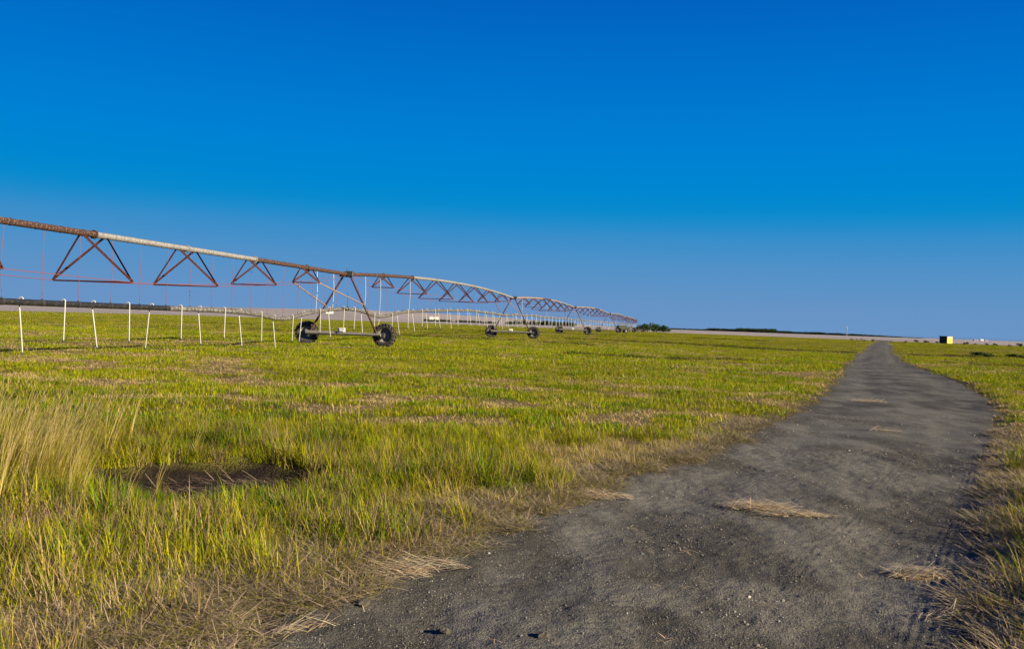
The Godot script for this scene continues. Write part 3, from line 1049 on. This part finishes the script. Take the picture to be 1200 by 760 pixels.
func build_hose(i: int, label: String):
	var base := hose_at(i, 0.0)
	base.y = 0
	var t := thing("drop_hose", base, label, "irrigation hose", "low hoses with white drop tubes")
	var split := 0.60 if i == 0 else 0.0
	if split > 0.0:
		_hose_run(t, i, 0.0, split, M.hose, base)
	_hose_run(t, i, split, 1.0, M.dusty, base)
	var e := span_ends(i)
	var length: float = (e[0] as Vector3).distance_to(e[1])
	var n := int(length / 1.58)
	var dir := span_dir(i)
	var side := dir.cross(Vector3.UP).normalized()
	for k in n:
		var u := (k + 0.62) / n
		if i == 0 and u < 0.30: continue
		var p := hose_at(i, u)
		var s := 1.0 if k % 2 == 0 else -1.0
		var st := begin()
		# swan neck over the hose
		var neck := []
		for q in 7:
			var a := PI * q / 6.0
			neck.append(side * s * (0.07 - 0.07 * cos(a)) + Vector3.UP * (0.09 + 0.055 * sin(a)))
		neck[0] = Vector3.UP * 0.06
		tube(st, neck, 0.021, 7)
		var g := part("swan_neck", finish(st), M.white, t, p - base)
		var outp: Vector3 = side * s * 0.14 + Vector3.UP * 0.10
		var ln := (1.24 if s > 0 else 1.48) * rng.randf_range(0.95, 1.06)
		var swing := rng.randf_range(-0.035, 0.02) if s > 0 else rng.randf_range(0.10, 0.17)
		if rng.randf() < 0.15: swing *= -0.6
		var down := (Vector3.DOWN + side * swing + dir * rng.randf_range(-0.03, 0.03)).normalized()
		st = begin()
		tube(st, [outp, outp + down * ln], 0.019, 7)
		var dp := part("drop_tube", finish(st), M.white, t, p - base)
		st = begin()
		tube(st, [outp + down * (ln - 0.01), outp + down * (ln + 0.07)], 0.028, 7)
		part("nozzle", finish(st), M.iron, dp)
		# red hanger line from the pipe
		var uu := (k + 0.1) / n
		var a2 := pipe_at(i, uu) - Vector3.UP * 0.09
		var b2 := hose_at(i, uu) + Vector3.UP * 0.09
		st = begin()
		var sway := rng.randf_range(-0.06, 0.06)
		tube(st, [a2 - base, a2.lerp(b2, 0.4) + dir * sway - base, a2.lerp(b2, 0.75) + dir * sway * 0.7 - base, b2 - base], 0.0075, 5)
		part("hanger_line", finish(st), M.red, t)
		st = begin()
		tube(st, [b2 - base - Vector3.UP * 0.02, b2 - base + Vector3.UP * 0.05], 0.022, 6)
		part("hanger_hook", finish(st), M.iron, t)
		st = begin()
		var ring: Vector3 = hose_at(i, uu)
		tube(st, [ring - dir * 0.025 - base, ring + dir * 0.025 - base], 0.106, 10)
		part("hose_band", finish(st), M.iron if i == 0 and uu < split else M.dusty, t)
	# a few pale riser hoses near the tower
	var risers := {0: [0.905, 0.955], 1: [0.06, 0.115, 0.24], 2: [0.1, 0.45], 3: [0.35], 4: [0.35], 5: [0.4]}
	for u in risers[i]:
		var a3 := pipe_at(i, u) - Vector3.UP * 0.09
		var b3 := hose_at(i, u) + Vector3.UP * 0.08
		var st := begin()
		tube(st, [a3 - base, a3.lerp(b3, 0.5) + side * 0.05 - base, b3 - base], 0.013, 6)
		part("riser_hose", finish(st), M.riser, t)

func _hose_run(t: Node3D, i: int, u0: float, u1: float, m: Material, base: Vector3):
	var pts := []
	var n := 60
	for q in n + 1: pts.append(hose_at(i, lerpf(u0, u1, float(q) / n)) - base)
	var st := begin()
	tube(st, pts, 0.096, 12)
	part("hose", finish(st), m, t)

# ------------------------------------------------------------------ far things
func crown_mesh(n: int, leaf: float, flat := 1.0) -> ArrayMesh:
	var l := Leaves.new()
	var lobes := []
	for k in 7: lobes.append([Vector3(rng.randf_range(-0.6, 0.6), rng.randf_range(0.35, 0.85) * flat, rng.randf_range(-0.6, 0.6)), rng.randf_range(0.28, 0.5)])
	for k in n:
		var lb: Array = lobes[rng.randi() % lobes.size()]
		var dirn := Vector3(rng.randfn(), rng.randfn(), rng.randfn()).normalized()
		var p: Vector3 = lb[0] + dirn * lb[1] * pow(rng.randf(), 0.35) * Vector3(1, 0.8 * flat, 1)
		if p.y < 0.02: p.y = 0.02 + rng.randf() * 0.1
		var g := rng.randf_range(0.7, 1.25)
		l.blade(p, rng.randf() * TAU, rng.randf_range(0.2, 2.4), rng.randf_range(0.0, 0.8), leaf * rng.randf_range(0.7, 1.5), leaf * rng.randf_range(0.5, 0.9), vc(Color(0.035 * g, 0.062 * g, 0.02 * g)), 1, 0.4)
	return l.mesh()

func trunk_mesh() -> ArrayMesh:
	var st := begin()
	tube(st, [Vector3(0, -0.05, 0), Vector3(0.02, 0.3, 0.01), Vector3(-0.02, 0.62, 0.0)], 0.06, 7, true, 0.025)
	for k in 5:
		var t := TAU * k / 5.0
		tube(st, [Vector3(0, 0.18 + 0.06 * k, 0), Vector3(cos(t) * 0.38, 0.48 + 0.06 * k, sin(t) * 0.38)], 0.022, 5, true, 0.008)
	return finish(st)

func shrub(called: String, crown: Mesh, trunk: Mesh, x: float, d: float, w: float, h: float, label: String, category: String, group: String):
	var t := thing(called, Vector3(x, ground_h(x, d), -d), label, category, group)
	t.rotation.y = rng.randf() * TAU
	var a := part("crown", crown, M.leaf, t)
	a.scale = Vector3(w, h, w)
	var b := part("trunk", trunk, M.bark, t)
	b.scale = Vector3(minf(w, h), h, minf(w, h))

func build_far():
	# low pale rise behind the field on the left
	var prof := [Vector2(-2600, 3), Vector2(-1430, 7.5), Vector2(-906, 16.0), Vector2(-608, 21.5), Vector2(-401, 25), Vector2(-191, 22.0), Vector2(-1, 17.0), Vector2(160, 8), Vector2(286, 1.5), Vector2(420, -2), Vector2(900, -3)]
	var verts := PackedVector3Array()
	var cols := PackedColorArray()
	var nx := 120
	var nz := 24
	for j in nz:
		var f := float(j) / (nz - 1)
		for k in nx:
			var x := lerpf(-2600, 900, float(k) / (nx - 1))
			var y := tab(prof, x) * sin(f * PI) + n_big.get_noise_2d(x * 0.3, j * 6.0) * 0.8 - 1.2
			verts.append(Vector3(x, y, -lerpf(1750, 3300, f)))
			var t := clampf(0.5 + n_big.get_noise_2d(x * 0.12, f * 60.0) * 0.9, 0, 1)
			cols.append(vc(Color(0.44, 0.415, 0.455).lerp(Color(0.35, 0.33, 0.365), t)))
	var am := ArrayMesh.new()
	am.add_surface_from_arrays(Mesh.PRIMITIVE_TRIANGLES, grid_mesh(verts, cols, nz, nx))
	tag(top("hill", am, M.earth), "low pale grey rise on the horizon at the left", "hill", "", "structure")
	# shrubs at the far end of the machine
	var crowns := [crown_mesh(900, 0.15), crown_mesh(900, 0.14, 0.85), crown_mesh(900, 0.16, 1.1)]
	var tr := trunk_mesh()
	var sh := [[46.6, 322, 2.6, 2.6, "dark green shrub nearest the last wheeled tower"], [49.2, 324, 2.9, 3.3, "tallest dark green shrub in clump past the machine's end"], [52.2, 330, 3.0, 2.7, "broad dark shrub in the middle of far clump"], [55.2, 334, 3.0, 2.4, "rounded low shrub right of the clump's middle"], [58.6, 340, 2.6, 1.8, "lowest shrub at the right end of far clump"]]
	for k in sh.size(): shrub("dark_shrub", crowns[k % 3], tr, sh[k][0], sh[k][1], sh[k][2], sh[k][3], sh[k][4], "shrub", "shrubs past the end of the machine")
	# low bushes along the field's far right edge
	var pts := [[96.8, 254.5], [109.6, 284], [114.4, 293], [93.7, 237.5], [101, 250], [100.4, 228.2], [110.4, 243.8], [111.2, 240.1], [118.2, 248.7], [115.9, 228.4], [124.8, 241.1], [128, 241], [127.7, 236.2], [124.7, 224], [126, 221.9]]
	var names := ["leftmost low dark bush beside the field edge left of road", "low dark bush second from the left, left of road", "low dark bush third from the left, left of road", "low dark bush close to the road's left side, nearest of three", "larger dark bush right beside the road's far left edge", "low dark bush right beside the road's far right edge", "dark round bush, first of two left of the hut", "widest dark bush, second of two left of the hut", "small dark bush touching the hut's black side", "dark bush, first one right of the hut", "small dark bush, second right of the hut", "low dark bush below the far white building", "low dark bush just right of the far white building", "small dark bush second from the right picture edge", "dark bush at the right edge of the picture"]
	for k in pts.size():
		var big: float = [0.5, 0.45, 0.45, 0.45, 0.7, 0.45, 0.85, 0.95, 0.55, 0.8, 0.5, 0.6, 0.7, 0.55, 0.9][k]
		shrub("low_bush", crowns[k % 3], tr, pts[k][0], pts[k][1], big, big * 0.8, names[k], "bush", "low bushes at the field's far edge")
	# two rank weeds in the right-hand field
	for w in [[41.7, 78.7, 1.15, 0.42, "wide dark weed clump left of the pair in right field"], [46.2, 81.5, 1.0, 0.36, "smaller dark weed clump right of the pair in right field"]]:
		shrub("weed_clump", crowns[0], tr, w[0], w[1], w[2], w[3], w[4], "weed", "weed clumps in the right field")
	# distant belt of trees
	var belt := Node3D.new()
	belt.name = "treeline"
	add_child(belt)
	tag(belt, "long dark belt of trees along the right horizon", "trees", "", "stuff")
	for q in 3:
		var buf := PackedFloat32Array()
		for k in 210:
			var x := rng.randf_range(300, 1150)
			var d := 2550.0 + rng.randf_range(-40, 60)
			var h := 5.5 + 2.5 * n_big.get_noise_1d(x * 0.12) + rng.randf_range(-1, 1.5)
			h *= smoothstep(1160, 900, x) * 0.7 + 0.3
			if x > 640 and x < 740: h += 3.0
			if x < 560: h *= 0.6
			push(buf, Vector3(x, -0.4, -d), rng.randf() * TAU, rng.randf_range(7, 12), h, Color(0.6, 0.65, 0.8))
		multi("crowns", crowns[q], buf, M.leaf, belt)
	var hedge := Node3D.new()
	hedge.name = "hedgerow"
	add_child(hedge)
	tag(hedge, "dark hedgerow behind the wheeled towers below the pale rise", "trees", "", "stuff")
	for q in 3:
		var buf := PackedFloat32Array()
		for k in 46:
			var x := rng.randf_range(-125, -25) if k < 22 else rng.randf_range(-8, 90)
			var d := 1280.0 + rng.randf_range(-10, 25)
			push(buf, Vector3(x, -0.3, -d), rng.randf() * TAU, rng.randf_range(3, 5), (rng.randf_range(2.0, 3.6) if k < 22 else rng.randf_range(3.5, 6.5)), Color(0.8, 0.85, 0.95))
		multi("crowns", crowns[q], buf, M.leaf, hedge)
	build_hut(Vector3(123.2, 0, 254.0))
	# mast
	var mast := thing("lattice_mast", Vector3(561.2, 0, -1500), "slim pale lattice mast standing on the horizon left of road", "mast")
	var st := begin()
	for k in 3:
		var a := TAU * k / 3.0
		tube(st, [Vector3(cos(a) * 0.9, -0.5, sin(a) * 0.9), Vector3(cos(a) * 0.25, 17.0, sin(a) * 0.25)], 0.16, 5)
	part("mast_leg", finish(st), M.mastpaint, mast)
	st = begin()
	for k in 12:
		var y0 := k * 1.4
		var r0 := lerpf(0.9, 0.25, y0 / 17.0)
		for q in 3:
			var a := TAU * q / 3.0
			var b := TAU * (q + 1) / 3.0
			var r1 := lerpf(0.9, 0.25, (y0 + 1.4) / 17.0)
			tube(st, [Vector3(cos(a) * r0, y0, sin(a) * r0), Vector3(cos(b) * r1, y0 + 1.4, sin(b) * r1)], 0.07, 4)
	part("lattice", finish(st), M.mastpaint, mast)
	# far farm buildings
	for b in [[777.0, 1500.0, 6.0, 1.4, "lilac grey far building left of the white one, right horizon", Color(0.30, 0.28, 0.35)], [787.0, 1500.0, 4.5, 2.0, "small bright white building on the right horizon", Color(0.75, 0.73, 0.72)], [797.5, 1505.0, 4.5, 1.2, "pale far building right of the white one on horizon", Color(0.4, 0.38, 0.4)], [-150.0, 1720.0, 17.0, 2.2, "long pale shed on the rise behind the second span", Color(0.42, 0.42, 0.43)], [-351.0, 1720.0, 13.0, 2.2, "white shed on the rise seen beneath the nearest tower's hose", Color(0.50, 0.50, 0.51)]]:
		far_building(b)
	build_trailer(Vector3(26.6, 0, 216.0))

func far_building(b: Array):
	var hill_y := 0.0
	if b[0] < 0.0: hill_y = 6.4 if b[0] > -200.0 else 14.5
	var t := thing("far_building", Vector3(b[0], hill_y, -b[1]), b[4], "building", "far farm buildings")
	var w: float = b[2]
	var h: float = b[3]
	var st := begin()
	block(st, Vector3(0, (h - 7.0) * 0.5, 0), Vector3.RIGHT, Vector3.UP, Vector3.BACK, Vector3(w, h + 7.0, 5.0), 0.03)
	part("wall", finish(st), mat("far wall", lin(b[5].r, b[5].g, b[5].b), 0.8), t)
	st = begin()
	var e := w * 0.5 + 0.3
	quad(st, Vector3(-e, h - 0.05, 2.8), Vector3(-e, h + 1.0, 0), Vector3(e, h + 1.0, 0), Vector3(e, h - 0.05, 2.8))
	quad(st, Vector3(-e, h + 1.0, 0), Vector3(-e, h - 0.05, -2.8), Vector3(e, h - 0.05, -2.8), Vector3(e, h + 1.0, 0))
	part("roof", finish(st), mat("far roof", lin(b[5].r * 0.95, b[5].g * 0.93, b[5].b * 0.93), 0.6), t)
	st = begin()
	block(st, Vector3(0, 1.0, 2.52), Vector3.RIGHT, Vector3.UP, Vector3.BACK, Vector3(1.4, 2.0, 0.08), 0.01)
	part("door", finish(st), M.iron, t)

func build_hut(at: Vector3):
	var gy := ground_h(at.x, at.z)
	var t := thing("yellow_hut", Vector3(at.x, gy, -at.z), "small boxy hut with black side and yellow side beyond field", "hut")
	t.rotation.y = deg_to_rad(30)
	var w := 2.4
	var h := 1.95
	var st := begin()
	# four walls with thickness; the black front faces left, the yellow wall right
	block(st, Vector3(w * 0.5 - 0.04, h * 0.5, 0), Vector3.RIGHT, Vector3.UP, Vector3.BACK, Vector3(0.08, h, w - 0.17), 0.005)
	block(st, Vector3(0, h * 0.5, w * 0.5 - 0.04), Vector3.RIGHT, Vector3.UP, Vector3.BACK, Vector3(w, h, 0.08), 0.005)
	part("wall", finish(st), M.yellow, t)
	st = begin()
	block(st, Vector3(-w * 0.5 + 0.04, h * 0.5, 0), Vector3.RIGHT, Vector3.UP, Vector3.BACK, Vector3(0.08, h, w - 0.17), 0.005)
	block(st, Vector3(0, h * 0.5, -w * 0.5 + 0.04), Vector3.RIGHT, Vector3.UP, Vector3.BACK, Vector3(w, h, 0.08), 0.005)
	tag(part("wall", finish(st), M.black, t), "black wall")
	st = begin()
	block(st, Vector3(0, h + 0.06, 0), Vector3.RIGHT, Vector3.UP, Vector3.BACK, Vector3(w + 0.16, 0.11, w + 0.16), 0.01)
	part("roof", finish(st), M.hutroof, t)
	st = begin()
	block(st, Vector3(0, h - 0.17, w * 0.5 + 0.012), Vector3.RIGHT, Vector3.UP, Vector3.BACK, Vector3(w - 0.2, 0.3, 0.02), 0.004)
	part("fascia", finish(st), M.white, t)

func build_trailer(at: Vector3):
	var gy := ground_h(at.x, at.z)
	var t := thing("pump_trailer", Vector3(at.x, gy, -at.z), "dark green boxy trailer parked among the far wheeled towers", "trailer")
	t.rotation.y = 0.2
	var st := begin()
	block(st, Vector3(0, 1.25, 0), Vector3.RIGHT, Vector3.UP, Vector3.BACK, Vector3(2.3, 1.1, 1.3), 0.06)
	part("body", finish(st), M.trailer, t)
	st = begin()
	block(st, Vector3(0.1, 2.18, 0), Vector3.RIGHT, Vector3.UP, Vector3.BACK, Vector3(2.6, 0.07, 1.5), 0.02)
	part("canopy", finish(st), M.iron, t)
	for s in [-1.0, 1.0]:
		for q in [-1.0, 1.0]:
			st = begin()
			tube(st, [Vector3(s * 1.05, 1.75, q * 0.55), Vector3(s * 1.1, 2.16, q * 0.55)], 0.035, 6)
			part("post", finish(st), M.iron, t)
	st = begin()
	block(st, Vector3(-0.3, 0.62, 0), Vector3.RIGHT, Vector3.UP, Vector3.BACK, Vector3(3.8, 0.14, 0.9), 0.02)
	part("frame", finish(st), M.galv, t)
	for s in [-1.0, 1.0]:
		for q in [-0.75, 0.75]:
			var w := part("wheel", wheel_meshes_cache.rim, M.rim, t, Vector3(s * 0.85, 0.5, q))
			w.rotation.y = PI / 2
			w.scale = Vector3.ONE * 0.8
			part("tyre", wheel_meshes_cache.tyre, M.rubber, w)

func _ready():
	rng.seed = 20240
	build_camera()
	make_materials()
	M.stone_tint = mat("grit", Color.WHITE, 0.9, 0, 0.3)
	M.stone_tint.vertex_color_use_as_albedo = true
	M.clod = mat("clod", lin(0.05, 0.047, 0.043), 0.95)
	M.box_dark = mat("control box", lin(0.03, 0.034, 0.034), 0.5)
	M.riser = mat("pale hose", lin(0.34, 0.37, 0.42), 0.5)
	M.mastpaint = mat("mast paint", lin(0.30, 0.29, 0.32), 0.6)
	M.yellow = mat("yellow paint", lin(0.34, 0.30, 0.05), 0.6)
	M.black = mat("hut black", lin(0.012, 0.012, 0.014), 0.7)  # near-black colour of the hut's left and back walls
	M.hutroof = mat("hut roof", lin(0.10, 0.10, 0.10), 0.8)
	M.trailer = mat("trailer paint", lin(0.018, 0.026, 0.017), 0.6)
	build_ground()
	build_road()
	print("ground ", Time.get_ticks_msec())
	wheel_meshes_cache = wheel_meshes()
	var tl := ["nearest wheeled tower, large lugged tyres, left of the picture's middle", "second wheeled tower, in line behind the nearest one", "third wheeled tower along the line, about half the second's size", "fourth wheeled tower, just left of the dark trailer", "fifth wheeled tower, just behind the dark trailer", "last and smallest wheeled tower at the far end"]
	var sl := ["nearest truss span, rusty and white pipe, from left edge to first tower", "second truss span, rust then whitish arched pipe up to second tower", "third truss span, tan arched pipe between second and third towers", "fourth truss span, tan pipe between third and fourth towers", "fifth truss span, small, between fourth and fifth towers", "last truss span, tiniest, ending at the farthest tower"]
	var hl := ["black low hose turning dusty grey, hung under the nearest span", "wavy grey low hose hung under the second span", "low hose with white drop tubes under the third span", "low hose with tiny white tubes under the fourth span", "low hose under the fifth span, mostly behind the trailer", "farthest low hose, under the last tiny span"]
	for i in 6:
		build_span(i, sl[i])
		build_tower(i, tl[i])
		build_hose(i, hl[i])
	build_far()
	print("machine ", Time.get_ticks_msec())
	build_furrow_shade()
	build_tall_grass()
	build_grass()
	build_dead_mat()
	print("grass ", Time.get_ticks_msec())
	build_litter()
	print("done ", Time.get_ticks_msec())
